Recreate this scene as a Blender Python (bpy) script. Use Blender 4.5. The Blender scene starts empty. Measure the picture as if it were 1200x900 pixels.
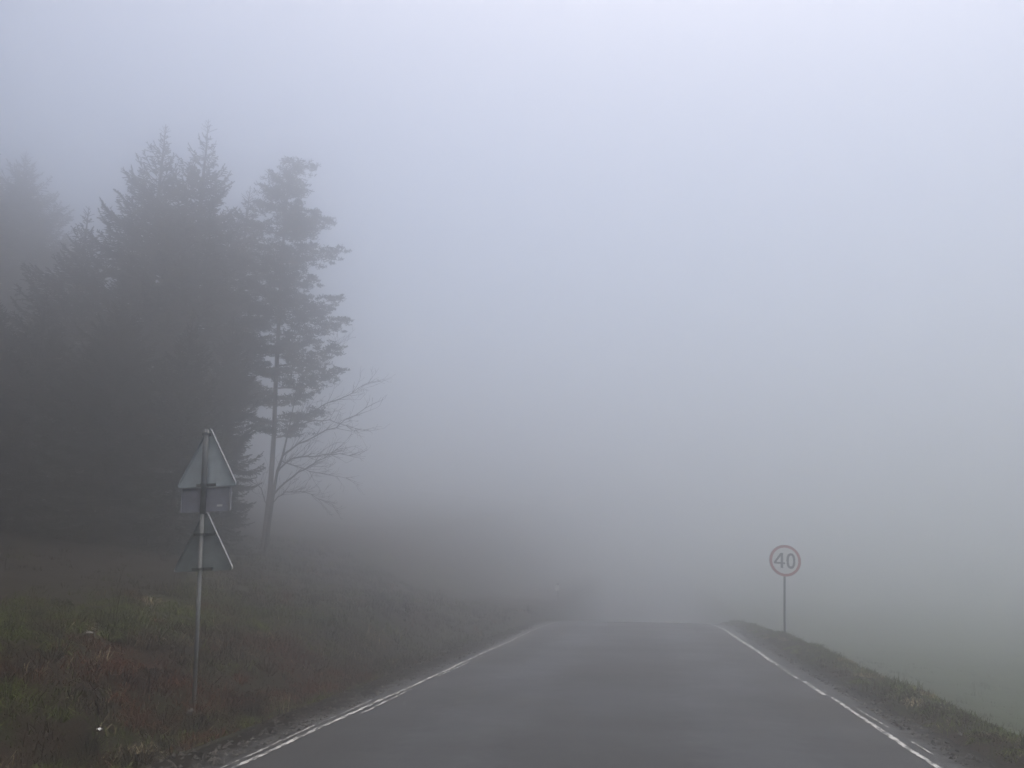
import bpy, bmesh, math, random
import numpy as np
from mathutils import Vector, Matrix
R_ = math.radians
scn = bpy.context.scene
COL = scn.collection

# ------------------------------------------------------------------ settings
HAZE_DENSITY = 0.0415
SUN_STRENGTH = 0.5
SKY_STRENGTH = 0.10
EXPOSURE = 1.10
HAZE_TOP = 30.0

# ------------------------------------------------------------------ object helpers
def link(o, parent=None):
    COL.objects.link(o)
    if parent is not None:
        o.parent = parent
    return o

def tag(o, label=None, cat=None, group=None, kind=None):
    if label: o['label'] = label
    if cat: o['category'] = cat
    if group: o['group'] = group
    if kind: o['kind'] = kind
    return o

def empty(name, loc, rz=0.0):
    o = bpy.data.objects.new(name, None)
    o.empty_display_size = 0.2
    o.location = loc
    o.rotation_euler = (0, 0, rz)
    return link(o)

def mesh_obj(name, verts, faces, mat, parent=None, smooth=False, tint=None):
    me = bpy.data.meshes.new(name)
    me.from_pydata([tuple(v) for v in verts], [], [tuple(f) for f in faces])
    if tint is not None:
        a = me.color_attributes.new('tint', 'FLOAT_COLOR', 'POINT')
        c = np.ones((len(verts), 4), dtype=np.float32)
        c[:, :3] = tint
        a.data.foreach_set('color', c.ravel())
    me.materials.append(mat)
    if smooth:
        me.polygons.foreach_set('use_smooth', [True] * len(me.polygons))
    me.update()
    return link(bpy.data.objects.new(name, me), parent)

def quads_obj(name, V, mat, parent=None, tint=None):
    """V: (n,4,3) array of quads (or (n,3,3) of triangles), fast path."""
    n, k = V.shape[0], V.shape[1]
    me = bpy.data.meshes.new(name)
    me.vertices.add(n * k)
    me.vertices.foreach_set('co', V.reshape(-1).astype(np.float32))
    me.loops.add(n * k)
    me.loops.foreach_set('vertex_index', np.arange(n * k, dtype=np.int32))
    me.polygons.add(n)
    me.polygons.foreach_set('loop_start', np.arange(0, n * k, k, dtype=np.int32))
    me.polygons.foreach_set('loop_total', np.full(n, k, dtype=np.int32))
    if tint is not None:
        a = me.color_attributes.new('tint', 'FLOAT_COLOR', 'POINT')
        c = np.ones((n * k, 4), dtype=np.float32)
        c[:, :3] = np.repeat(tint, k, axis=0)
        a.data.foreach_set('color', c.ravel())
    me.materials.append(mat)
    me.update(calc_edges=True)
    return link(bpy.data.objects.new(name, me), parent)

class MB:
    """collects shapes into one mesh"""
    def __init__(self): self.v = []; self.f = []
    def add(self, v, f):
        n = len(self.v)
        self.v += [tuple(p) for p in v]
        self.f += [tuple(i + n for i in q) for q in f]
    def box(self, c, s, M=None):
        x, y, z = (a / 2 for a in s)
        v = [Vector((c[0] + i * x, c[1] + j * y, c[2] + k * z)) for i in (-1, 1) for j in (-1, 1) for k in (-1, 1)]
        if M: v = [M @ p for p in v]
        self.add(v, [(0, 1, 3, 2), (4, 6, 7, 5), (0, 4, 5, 1), (2, 3, 7, 6), (0, 2, 6, 4), (1, 5, 7, 3)])
    def tube(self, pts, rads, n=8, cap=True):
        pts = [Vector(p) for p in pts]
        rings = []
        up = Vector((0.13, 0.27, 0.95))
        for i, p in enumerate(pts):
            d = (pts[min(i + 1, len(pts) - 1)] - pts[max(i - 1, 0)])
            d = d.normalized() if d.length > 1e-9 else Vector((0, 0, 1))
            a = d.cross(up)
            if a.length < 1e-3: a = d.cross(Vector((1, 0, 0)))
            a.normalize(); b = d.cross(a)
            rings.append([p + (a * math.cos(2 * math.pi * k / n) + b * math.sin(2 * math.pi * k / n)) * rads[i] for k in range(n)])
        v = [q for r in rings for q in r]
        f = []
        for i in range(len(rings) - 1):
            for k in range(n):
                f.append((i * n + k, i * n + (k + 1) % n, (i + 1) * n + (k + 1) % n, (i + 1) * n + k))
        if cap:
            f.append(tuple(range(n - 1, -1, -1)))
            f.append(tuple((len(rings) - 1) * n + k for k in range(n)))
        self.add(v, f)
    def prism(self, outline, y0, y1):
        """outline in (x,z) counter-clockwise, extruded along y"""
        n = len(outline)
        v = [(x, y0, z) for x, z in outline] + [(x, y1, z) for x, z in outline]
        f = [tuple(range(n)), tuple(range(2 * n - 1, n - 1, -1))]
        f += [(i, i + n, (i + 1) % n + n, (i + 1) % n) for i in range(n)]
        self.add(v, f)
    def band(self, outer, inner, y0, y1):
        """closed band between two (x,z) loops of equal length, extruded along y"""
        n = len(outer)
        v = [(x, y0, z) for x, z in outer] + [(x, y0, z) for x, z in inner] + [(x, y1, z) for x, z in outer] + [(x, y1, z) for x, z in inner]
        f = []
        for i in range(n):
            j = (i + 1) % n
            f += [(i, j, n + j, n + i), (2 * n + i, 3 * n + i, 3 * n + j, 2 * n + j),
                  (i, 2 * n + i, 2 * n + j, j), (n + i, n + j, 3 * n + j, 3 * n + i)]
        self.add(v, f)
    def build(self, name, mat, parent=None, smooth=False):
        o = mesh_obj(name, self.v, self.f, mat, parent, smooth)
        bm = bmesh.new(); bm.from_mesh(o.data)
        bmesh.ops.recalc_face_normals(bm, faces=bm.faces)
        bm.to_mesh(o.data); bm.free()
        return o

def copy_tree(src, loc, rz, sc):
    c = src.copy(); COL.objects.link(c)
    c.location = loc; c.rotation_euler = (0, 0, rz); c.scale = sc
    for k in ('label', 'group'):
        if k in c: del c[k]
    for ch in list(src.children):
        d = ch.copy(); COL.objects.link(d); d.parent = c
    return c

# ------------------------------------------------------------------ materials
def new_mat(name):
    m = bpy.data.materials.new(name); m.use_nodes = True
    nt = m.node_tree; b = nt.nodes['Principled BSDF']
    return m, nt, b

def node(nt, typ, **kw):
    n = nt.nodes.new(typ)
    for k, v in kw.items():
        if k in n.inputs: n.inputs[k].default_value = v
        else: setattr(n, k, v)
    return n

def noise(nt, vec, scale, detail=4, rough=0.55):
    n = node(nt, 'ShaderNodeTexNoise'); n.inputs['Scale'].default_value = scale
    n.inputs['Detail'].default_value = detail; n.inputs['Roughness'].default_value = rough
    if vec is not None: nt.links.new(vec, n.inputs['Vector'])
    return n

def ramp(nt, src, stops):
    r = node(nt, 'ShaderNodeValToRGB'); e = r.color_ramp.elements
    while len(e) < len(stops): e.new(0.5)
    for el, (p, c) in zip(e, stops):
        el.position = p; el.color = (*c, 1) if len(c) == 3 else c
    nt.links.new(src, r.inputs['Fac']); return r

def mixc(nt, fac, a, b, blend='MIX'):
    m = node(nt, 'ShaderNodeMix'); m.data_type = 'RGBA'; m.blend_type = blend
    for s, i in ((fac, 0), (a, 6), (b, 7)):
        if isinstance(s, (int, float)): m.inputs[i].default_value = s
        elif isinstance(s, tuple): m.inputs[i].default_value = (*s, 1)
        else: nt.links.new(s, m.inputs[i])
    return m.outputs[2]

def mathn(nt, op, a, b=None, clamp=False):
    m = node(nt, 'ShaderNodeMath'); m.operation = op; m.use_clamp = clamp
    for s, i in ((a, 0), (b, 1)):
        if s is None: continue
        if isinstance(s, (int, float)): m.inputs[i].default_value = s
        else: nt.links.new(s, m.inputs[i])
    return m.outputs[0]

def bump(nt, b, src, strength, dist):
    n = node(nt, 'ShaderNodeBump'); n.inputs['Strength'].default_value = strength
    n.inputs['Distance'].default_value = dist
    nt.links.new(src, n.inputs['Height']); nt.links.new(n.outputs[0], b.inputs['Normal'])

def obj_xyz(nt):
    t = node(nt, 'ShaderNodeTexCoord'); s = node(nt, 'ShaderNodeSeparateXYZ')
    nt.links.new(t.outputs['Object'], s.inputs[0])
    return t.outputs['Object'], s.outputs

def smooth01(nt, v, a, b):
    m = node(nt, 'ShaderNodeMapRange'); m.interpolation_type = 'SMOOTHSTEP'
    nt.links.new(v, m.inputs[0]); m.inputs[1].default_value = a; m.inputs[2].default_value = b
    return m.outputs[0]

def m_simple(name, col, rough=0.6, metal=0.0, var=0.25, scale=8.0, bmp=0.0):
    m, nt, b = new_mat(name); v, _ = obj_xyz(nt)
    n = noise(nt, v, scale, 5)
    lo = tuple(c * (1 - var) for c in col); hi = tuple(min(1, c * (1 + var)) for c in col)
    r = ramp(nt, n.outputs['Fac'], [(0.3, lo), (0.7, hi)])
    nt.links.new(r.outputs[0], b.inputs['Base Color'])
    b.inputs['Roughness'].default_value = rough; b.inputs['Metallic'].default_value = metal
    if bmp: bump(nt, b, n.outputs['Fac'], bmp, 0.02)
    return m

def m_tinted(name, rough=0.8, spec=0.25, trans=0.0):
    m, nt, b = new_mat(name)
    a = node(nt, 'ShaderNodeAttribute'); a.attribute_name = 'tint'
    nt.links.new(a.outputs['Color'], b.inputs['Base Color'])
    b.inputs['Roughness'].default_value = rough
    b.inputs['Specular IOR Level'].default_value = spec
    return m

def m_asphalt():
    m, nt, b = new_mat('asphalt'); v, xyz = obj_xyz(nt)
    big = noise(nt, v, 0.55, 4); mid = noise(nt, v, 5.0, 5, 0.6); fine = noise(nt, v, 140.0, 3, 0.7)
    st = node(nt, 'ShaderNodeMapping'); st.inputs['Scale'].default_value = (1.6, 0.12, 1)
    nt.links.new(v, st.inputs[0]); streak = noise(nt, st.outputs[0], 1.3, 5, 0.6)
    base = ramp(nt, fine.outputs['Fac'], [(0.3, (0.015, 0.0155, 0.0152)), (0.52, (0.027, 0.0278, 0.0272)), (0.8, (0.078, 0.078, 0.076))]).outputs[0]
    base = mixc(nt, 0.55, base, ramp(nt, big.outputs['Fac'], [(0.35, (0.65, 0.65, 0.66)), (0.7, (1.15, 1.15, 1.15))]).outputs[0], 'MULTIPLY')
    base = mixc(nt, 0.6, base, ramp(nt, streak.outputs['Fac'], [(0.35, (0.62, 0.62, 0.64)), (0.65, (1.1, 1.1, 1.1))]).outputs[0], 'MULTIPLY')
    grain = noise(nt, v, 42.0, 4, 0.75)
    base = mixc(nt, 0.8, base, ramp(nt, grain.outputs['Fac'], [(0.3, (0.55, 0.55, 0.55)), (0.5, (1.0, 1.0, 1.0)), (0.72, (1.9, 1.9, 1.85))]).outputs[0], 'MULTIPLY')
    # unworn, mossy and dirty bands along both edges
    wob = mathn(nt, 'MULTIPLY', mathn(nt, 'SUBTRACT', mid.outputs['Fac'], 0.5), 0.9)
    xx = mathn(nt, 'ADD', xyz[0], wob)
    er = smooth01(nt, xx, 1.45, 2.1); el = smooth01(nt, xx, -2.75, -3.35)
    edge = mathn(nt, 'MAXIMUM', er, el)
    grime = mixc(nt, mid.outputs['Fac'], (0.016, 0.0155, 0.014), (0.040, 0.039, 0.035))
    base = mixc(nt, mathn(nt, 'MULTIPLY', edge, 0.72), base, grime)
    far = mathn(nt, 'MAXIMUM', smooth01(nt, xx, 2.35, 2.75), smooth01(nt, xx, -3.30, -3.70))
    soil = mixc(nt, smooth01(nt, mid.outputs['Fac'], 0.35, 0.7), (0.008, 0.007, 0.0055), (0.026, 0.023, 0.018))
    base = mixc(nt, far, base, soil)
    nt.links.new(base, b.inputs['Base Color'])
    rg = ramp(nt, big.outputs['Fac'], [(0.35, (0.5,) * 3), (0.7, (0.72,) * 3)])
    # polished wheel tracks are a little smoother; loose soil at the borders is matt
    tr = mathn(nt, 'MAXIMUM', mathn(nt, 'MULTIPLY', smooth01(nt, xx, -2.5, -2.0), smooth01(nt, xx, -1.0, -1.6)), mathn(nt, 'MULTIPLY', smooth01(nt, xx, 0.1, 0.6), smooth01(nt, xx, 1.6, 1.1)))
    rg2 = mathn(nt, 'SUBTRACT', rg.outputs[0], mathn(nt, 'MULTIPLY', tr, 0.10))
    nt.links.new(mathn(nt, 'ADD', rg2, mathn(nt, 'MULTIPLY', far, 0.35), True), b.inputs['Roughness'])
    nt.links.new(mathn(nt, 'SUBTRACT', 0.4, mathn(nt, 'MULTIPLY', far, 0.36)), b.inputs['Specular IOR Level'])
    h = mathn(nt, 'ADD', fine.outputs['Fac'], mathn(nt, 'MULTIPLY', mid.outputs['Fac'], 0.8))
    bump(nt, b, h, 0.55, 0.012)
    return m

def m_paint():
    m, nt, b = new_mat('worn road paint'); v, xyz = obj_xyz(nt)
    mp = node(nt, 'ShaderNodeMapping'); mp.inputs['Scale'].default_value = (2.2, 0.55, 1)
    nt.links.new(v, mp.inputs[0])
    a = noise(nt, mp.outputs[0], 9.0, 6, 0.72)
    w = smooth01(nt, a.outputs['Fac'], 0.42, 0.56)
    c = mixc(nt, w, (0.055, 0.055, 0.055), (0.46, 0.46, 0.44))
    nt.links.new(c, b.inputs['Base Color']); b.inputs['Roughness'].default_value = 0.65
    return m

def m_ground():
    m, nt, b = new_mat('rough grass and soil'); v, xyz = obj_xyz(nt)
    big = noise(nt, v, 0.35, 4); mid = noise(nt, v, 2.2, 6, 0.65); fine = noise(nt, v, 26.0, 5, 0.7)
    gm = smooth01(nt, mathn(nt, 'ADD', big.outputs['Fac'], mathn(nt, 'MULTIPLY', mathn(nt, 'SUBTRACT', mid.outputs['Fac'], 0.5), 0.8)), 0.45, 0.62)
    brown = mixc(nt, fine.outputs['Fac'], (0.010, 0.006, 0.004), (0.040, 0.026, 0.017))
    green = mixc(nt, fine.outputs['Fac'], (0.010, 0.012, 0.004), (0.036, 0.038, 0.015))
    bank = mixc(nt, gm, brown, green)
    field = mixc(nt, mid.outputs['Fac'], (0.030, 0.044, 0.016), (0.056, 0.068, 0.028))
    fx = smooth01(nt, xyz[0], 3.6, 6.0)
    bank = mixc(nt, fx, bank, field)
    # litter and needles under the trees
    needle = mixc(nt, fine.outputs['Fac'], (0.008, 0.006, 0.004), (0.028, 0.021, 0.014))
    fw = mathn(nt, 'MULTIPLY', smooth01(nt, mathn(nt, 'ADD', xyz[0], mathn(nt, 'MULTIPLY', xyz[1], 0.42)), -2.8, -4.2), smooth01(nt, xyz[1], 9.5, 12.5))
    bank = mixc(nt, fw, bank, needle)
    nt.links.new(bank, b.inputs['Base Color']); b.inputs['Roughness'].default_value = 0.9
    b.inputs['Specular IOR Level'].default_value = 0.15
    bump(nt, b, mathn(nt, 'ADD', mathn(nt, 'MULTIPLY', mid.outputs['Fac'], 1.5), fine.outputs['Fac']), 0.8, 0.06)
    return m

def m_bark(name, lo, hi):
    m, nt, b = new_mat(name); v, _ = obj_xyz(nt)
    mp = node(nt, 'ShaderNodeMapping'); mp.inputs['Scale'].default_value = (9, 9, 1.6)
    nt.links.new(v, mp.inputs[0]); n = noise(nt, mp.outputs[0], 2.5, 6, 0.65)
    nt.links.new(ramp(nt, n.outputs['Fac'], [(0.3, lo), (0.7, hi)]).outputs[0], b.inputs['Base Color'])
    b.inputs['Roughness'].default_value = 0.9; bump(nt, b, n.outputs['Fac'], 0.7, 0.03)
    return m

MAT = dict(
    asphalt=m_asphalt(), paint=m_paint(), ground=m_ground(),
    grass=m_tinted('dead grass blades', 0.8), needles=m_tinted('conifer needles', 0.75),
    bark=m_bark('spruce bark', (0.025, 0.02, 0.016), (0.07, 0.055, 0.045)),
    pinebark=m_bark('pine bark', (0.04, 0.026, 0.018), (0.11, 0.07, 0.05)),
    greybark=m_bark('grey bark', (0.035, 0.032, 0.028), (0.12, 0.11, 0.10)),
    galv=m_simple('galvanised steel', (0.19, 0.20, 0.195), 0.7, 0.1, 0.25, 14),
    sleeve=m_simple('dark weathered steel', (0.11, 0.12, 0.125), 0.7, 0.1, 0.25, 14),
    signback=m_simple('grey sign back', (0.42, 0.475, 0.485), 0.6, 0.0, 0.14, 7),
    platebk=m_simple('dull plate back', (0.26, 0.265, 0.305), 0.6, 0.0, 0.18, 9),
    lowerbk=m_simple('grimy sign back', (0.20, 0.23, 0.225), 0.6, 0.0, 0.3, 6),
    edge=m_simple('pale rim and edge highlight', (0.34, 0.35, 0.35), 0.5, 0.0, 0.1, 10),  # rim of the round sign; also the painted-in edge light on the sign backs
    clamp=m_simple('dark clamp steel', (0.05, 0.055, 0.06), 0.55, 0.6, 0.2, 20),
    sticker=m_simple('white sticker', (0.72, 0.72, 0.70), 0.5, 0, 0.05, 30),
    face=m_simple('off white sign face', (0.80, 0.80, 0.76), 0.45, 0, 0.06, 6),
    red=m_simple('faded red ring', (0.36, 0.05, 0.04), 0.5, 0, 0.12, 9),
    black=m_simple('black lettering', (0.012, 0.012, 0.013), 0.5, 0, 0.1, 9),
    stone=m_simple('rough grey stone', (0.07, 0.066, 0.06), 0.9, 0, 0.4, 9, 0.6),
    palestone=m_simple('pale stone', (0.20, 0.19, 0.17), 0.85, 0, 0.25, 9, 0.4),
    litter=m_simple('white scrap', (0.80, 0.80, 0.78), 0.6, 0, 0.06, 20),
    postw=m_simple('weathered post', (0.10, 0.095, 0.09), 0.8, 0, 0.3, 12),
    reflector=m_simple('pale reflector', (0.82, 0.82, 0.80), 0.35, 0, 0.05, 20),
)

# ------------------------------------------------------------------ terrain
S = 0.036
def sst(a, b, x):
    t = np.clip((x - a) / (b - a), 0, 1); return t * t * (3 - 2 * t)

def road_z(y):
    y = np.asarray(y, float)
    z = -S * np.clip(y, -70, 22)
    t = np.clip(y - 22, 0, 68)
    # beyond the crest the road bends down more steeply, then levels out
    z = z - np.where(t < 24, S * t + 0.0025 * t * t, S * 24 + 1.44 + (t - 24) * 0.156)
    return z

def side_z(y):
    y = np.asarray(y, float)
    return -S * np.clip(y, -70, 45)

_ph = np.random.RandomState(3).rand(24) * 6.28
def bumps(x, y, f):
    s = 0
    for k in range(6):
        a = _ph[k] ; fx = f * (1 + 0.37 * k) * math.cos(a * 1.7); fy = f * (1 + 0.37 * k) * math.sin(a * 1.7)
        s = s + np.sin(x * fx + y * fy + _ph[k + 8]) / (1 + 0.6 * k)
    return s / 2.6

LX = np.array([-400, -60, -30, -14, -9.5, -8.3, -7.2, -6.3, -5.6, -5.1, -4.65, -4.35, -4.12, -4.0])
LZ = np.array([14, 6.0, 3.4, 1.35, 0.96, 0.86, 0.66, 0.22, -0.24, -0.32, -0.33, -0.27, -0.08, -0.02])
RX = np.array([2.75, 2.95, 3.1, 3.35, 3.7, 4.6, 6.0, 9, 20, 60, 400])
RZ = np.array([-0.02, 0.03, 0.055, 0.05, -0.10, -0.6, -1.2, -1.6, -2.0, -2.6, -4.0])

FX = np.array([-400, -60, -30, -14, -9.5, -8.3, -7.2, -6.3, -5.4, -4.75, -4.3, -4.0])
FZ = np.array([14, 6.0, 3.4, 1.35, 0.70, 0.58, 0.46, 0.36, 0.28, 0.20, 0.10, -0.02])
def ground_z(x, y):
    x = np.asarray(x, float); y = np.asarray(y, float)
    cut = sst(19, 33, y)
    off = np.where(x < -4.0, np.interp(x, LX, LZ) * (1 - cut) + np.interp(x, FX, FZ) * cut, np.where(x > 2.75, np.interp(x, RX, RZ), -0.03))
    d = np.where(x < -4.0, -4.0 - x, np.where(x > 2.75, x - 2.75, 0))
    k = sst(0.3, 3.0, d) * (1 - cut) + np.where(x < 0, sst(0.0, 0.7, d), sst(0.3, 3.0, d)) * cut
    z = road_z(y) * (1 - k) + side_z(y) * k + off
    dy = np.clip(y - 9, 0, 32)
    z = z + sst(-7.5, -14.5, x) * (0.034 * dy + 0.0013 * dy * dy + 0.075 * np.clip(y - 41, 0, 70))
    amp = sst(0.05, 0.8, d) * (1 - 0.55 * sst(6, 30, x))
    z = z + amp * (0.085 * bumps(x, y, 1.15) + 0.06 * bumps(x + 31, y - 17, 3.4))
    z = z + sst(0.0, 0.25, d) * 0.03 * bumps(x - 9, y + 5, 8.0)
    return z

def gz(x, y): return float(ground_z(x, y))

def axis(*segs):
    out = []
    for a, b, st in segs:
        n = max(1, int(round((b - a) / st))); out += list(np.linspace(a, b, n, endpoint=False))
    out.append(segs[-1][1]); return np.array(out)

gx = axis((-300, -60, 20), (-60, -24, 3), (-24, -11, 0.5), (-11, -5.6, 0.16), (-5.6, -4, 0.08), (-4, -3.8, 0.1), (-3.8, 2.5, 0.45), (2.5, 4.2, 0.08), (4.2, 7, 0.25), (7, 24, 1.2), (24, 60, 6), (60, 300, 30))
gy = axis((-300, -70, 23), (-70, -8, 4), (-8, 2, 0.6), (2, 16, 0.14), (16, 34, 0.3), (34, 60, 1.2), (60, 110, 5), (110, 300, 20))
GX, GY = np.meshgrid(gx, gy, indexing='ij')
GZ = ground_z(GX, GY)
nx, ny = len(gx), len(gy)
V = np.stack([GX, GY, GZ], -1).reshape(-1, 3)
I = np.arange(nx * ny).reshape(nx, ny)
F = np.stack([I[:-1, :-1], I[1:, :-1], I[1:, 1:], I[:-1, 1:]], -1).reshape(-1, 4)
g = mesh_obj('ground', V, F, MAT['ground'], smooth=True)
tag(g, 'rough verge, bank and field under brown and green grass', 'ground', kind='structure')

# road sheet with crumbling edges
rng = np.random.RandomState(11)
ry = axis((-70, -8, 3), (-8, 1, 0.6), (1, 18, 0.10), (18, 40, 0.4), (40, 85, 2.0), (85, 200, 10))
rx = np.array([0.0, 0.02, 0.06, 0.13, 0.25, 0.4, 0.55, 0.7, 0.82, 0.91, 0.96, 0.99, 1.0])
def jit(n, s):
    a = rng.randn(n); k = np.array([1, 2, 3, 2, 1.0]); return np.convolve(a, k / k.sum(), 'same') * s
eL = -3.98 + jit(len(ry), 0.085); eR = 2.80 + jit(len(ry), 0.07)
RXX = eL[:, None] * (1 - rx) + eR[:, None] * rx
RYY = np.repeat(ry[:, None], len(rx), 1)
RZZ = np.repeat(road_z(ry)[:, None], len(rx), 1) + 0.02 * (1 - ((RXX + 0.5) / 3.4) ** 2).clip(-0.3, 1)
RZZ[:, 0] -= 0.05; RZZ[:, -1] -= 0.03
V = np.stack([RXX, RYY, RZZ], -1).reshape(-1, 3)
I = np.arange(len(ry) * len(rx)).reshape(len(ry), len(rx))
F = np.stack([I[:-1, :-1], I[:-1, 1:], I[1:, 1:], I[1:, :-1]], -1).reshape(-1, 4)
rd = mesh_obj('road', V, F, MAT['asphalt'], smooth=True)
tag(rd, 'narrow damp grey asphalt road running over a crest into the fog', 'road', kind='structure')
def road_top(x, y): return float(road_z(y)) + 0.02 * max(-0.3, 1 - ((x + 0.5) / 3.4) ** 2)

def edge_line(parts, label):
    """strips of old paint with ragged, crumbled borders"""
    mb = MB(); r = random.Random(5)
    for (x0, w, y0, y1, keep) in parts:
        y = y0; ph = r.uniform(0, 6)
        prev = None; on = True; run = 0
        while y < y1:
            st = 0.06 if y < 16 else 0.2
            if run <= 0:
                on = r.random() < keep; run = r.uniform(0.5, 1.6) if on else r.uniform(0.15, 0.7)
            xs = x0 + 0.010 * math.sin(y * 0.9 + ph) + 0.005 * math.sin(y * 3.1)
            a, b_ = xs - w / 2 + r.gauss(0, .006), xs + w / 2 + r.gauss(0, .006)
            cur = [(a, y, road_top(a, y) + 0.006), (b_, y, road_top(b_, y) + 0.006)]
            if on and prev: mb.add(prev + cur, [(0, 1, 3, 2)])
            prev = cur if on else None
            y += st; run -= st
    o = mb.build('road_marking', MAT['paint'])
    tag(o, label, 'road marking', kind='structure')
edge_line([(-3.19, 0.045, 1, 31, 0.97), (-3.29, 0.018, 1, 9.5, 0.8), (-3.10, 0.026, 8.2, 15, 0.35)], 'worn white edge line along the left side of the road by the bank')
edge_line([(2.225, 0.046, 1, 10.9, 0.99), (2.335, 0.016, 3, 10.0, 0.6), (2.18, 0.05, 11.0, 12.4, 0.9), (2.16, 0.035, 12.6, 14.8, 0.7), (2.17, 0.085, 14.9, 31, 1.0)],
          'worn white edge line along the right side of the road by the field')

# ------------------------------------------------------------------ grass
def grass(name, label, n, xr, yr, hr, width, pal, seed, dens=None, lean=0.6):
    r = np.random.RandomState(seed)
    nt_ = n // 14
    cx = r.uniform(*xr, nt_ * 3)
    u = r.rand(nt_ * 3); cy = yr[0] + (yr[1] - yr[0]) * u ** 1.5
    if dens is not None:
        k = r.rand(len(cx)) < dens(cx, cy); cx, cy = cx[k], cy[k]
    cx, cy = cx[:nt_], cy[:nt_]; nt_ = len(cx)
    px = np.repeat(cx, 14) + r.randn(nt_ * 14) * 0.075
    py = np.repeat(cy, 14) + r.randn(nt_ * 14) * 0.075
    N = len(px); pz = ground_z(px, py) - 0.015
    tuft_h = np.repeat(np.clip(r.lognormal(-0.15, 0.5, nt_), 0.3, 2.2) * (0.75 + 0.5 * np.clip(bumps(cx * 1.3, cy * 1.3, 2.6), -0.6, 1)), 14)
    h = r.uniform(*hr, N) * tuft_h
    a = r.rand(N) * 6.283; tuft_dir = np.repeat(r.rand(nt_) * 6.283, 14)
    ln = h * r.uniform(0.1, 1.0, N) * lean
    dx = np.cos(a) * ln * 0.7 + np.cos(tuft_dir) * ln * 0.6; dy = np.sin(a) * ln * 0.7 + np.sin(tuft_dir) * ln * 0.6
    b = r.rand(N) * 6.283; w = width * r.uniform(0.6, 1.4, N)
    wx, wy = np.cos(b) * w / 2, np.sin(b) * w / 2
    base = np.stack([px, py, pz], -1); W = np.stack([wx, wy, 0 * wx], -1)
    mid = base + np.stack([dx * 0.35, dy * 0.35, h * 0.62], -1)
    tip = base + np.stack([dx, dy, h * np.clip(1 - 0.30 * (ln / h) ** 2, 0.12, 1)], -1)
    q1 = np.stack([base - W, base + W, mid + W * 0.75, mid - W * 0.75], 1)
    q2 = np.stack([mid - W * 0.75, mid + W * 0.75, tip + W * 0.12, tip - W * 0.12], 1)
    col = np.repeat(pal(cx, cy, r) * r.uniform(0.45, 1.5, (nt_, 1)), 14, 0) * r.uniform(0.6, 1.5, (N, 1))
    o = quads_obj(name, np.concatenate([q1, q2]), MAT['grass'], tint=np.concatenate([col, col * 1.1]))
    tag(o, label, 'grass', kind='stuff'); return o

RED = np.array((0.085, 0.029, 0.011)); BRN = np.array((0.036, 0.024, 0.013)); GRN = np.array((0.072, 0.088, 0.018)); STRAW = np.array((0.20, 0.165, 0.10)); DRK = np.array((0.008, 0.007, 0.005))
def pal_left(x, y, r):
    n = bumps(x * 1.0 + 4, y * 1.0, 1.3) + 0.7 * bumps(x - 8, y + 3, 4.0) + r.randn(len(x)) * 0.25
    crest = sst(-6.6, -7.4, x) * (1 - sst(13, 20, y))
    c = np.where((n > 0.35 - 0.85 * crest)[:, None], GRN, BRN)
    c = np.where(((n < -0.2 - 0.5 * sst(9, 15, y)) & (crest < 0.5))[:, None], RED, c)
    c = np.where(((r.rand(len(x)) < 0.5) & (y > 14))[:, None], np.array((0.036, 0.036, 0.018)), c)
    c = np.where((r.rand(len(x)) < 0.05)[:, None], STRAW, c)
    c = np.where((r.rand(len(x)) < 0.15)[:, None], DRK, c)
    return c
def pal_right(x, y, r):
    c = np.where((r.rand(len(x)) < 0.5)[:, None], BRN, GRN)
    c = np.where((r.rand(len(x)) < 0.10)[:, None], STRAW, c)
    return c
def pal_field(x, y, r):
    return np.where((r.rand(len(x)) < 0.6)[:, None], np.array((0.044, 0.060, 0.024)), np.array((0.062, 0.064, 0.034)))
def d_left(x, y): return (0.25 + 0.75 * sst(-4.4, -5.0, x)) * (1 - 0.93 * sst(-2.6, -4.0, x + 0.42 * y) * sst(9.5, 12, y))
grass('grass', 'brown and green winter grass on the left bank', 110000, (-11.5, -4.15), (3.0, 17.0), (0.05, 0.17), 0.011, pal_left, 1, d_left, 2.4)
grass('grass', 'brownish grass on the hillside below the trees', 50000, (-16, -4.3), (15, 32), (0.07, 0.20), 0.014, pal_left, 2, d_left, 1.8)
grass('grass', 'rough grass along the right verge', 46000, (2.78, 3.75), (3.5, 31), (0.03, 0.10), 0.008, pal_right, 3, lambda x, y: 0.12 + 0.88 * sst(2.72, 3.2, x), 1.7)
grass('grass', 'short green grass of the field below the right verge', 45000, (3.7, 20), (7, 32), (0.05, 0.12), 0.014, pal_field, 4, None, 0.8)

grass('grass', 'tall pale dead stalks standing in the bank grass', 1500, (-10.5, -4.6), (4.0, 15.0), (0.18, 0.46), 0.006, lambda x, y, r: np.where((r.rand(len(x)) < 0.5)[:, None], STRAW * 0.8, BRN * 1.6), 6, None, 0.8)

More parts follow.
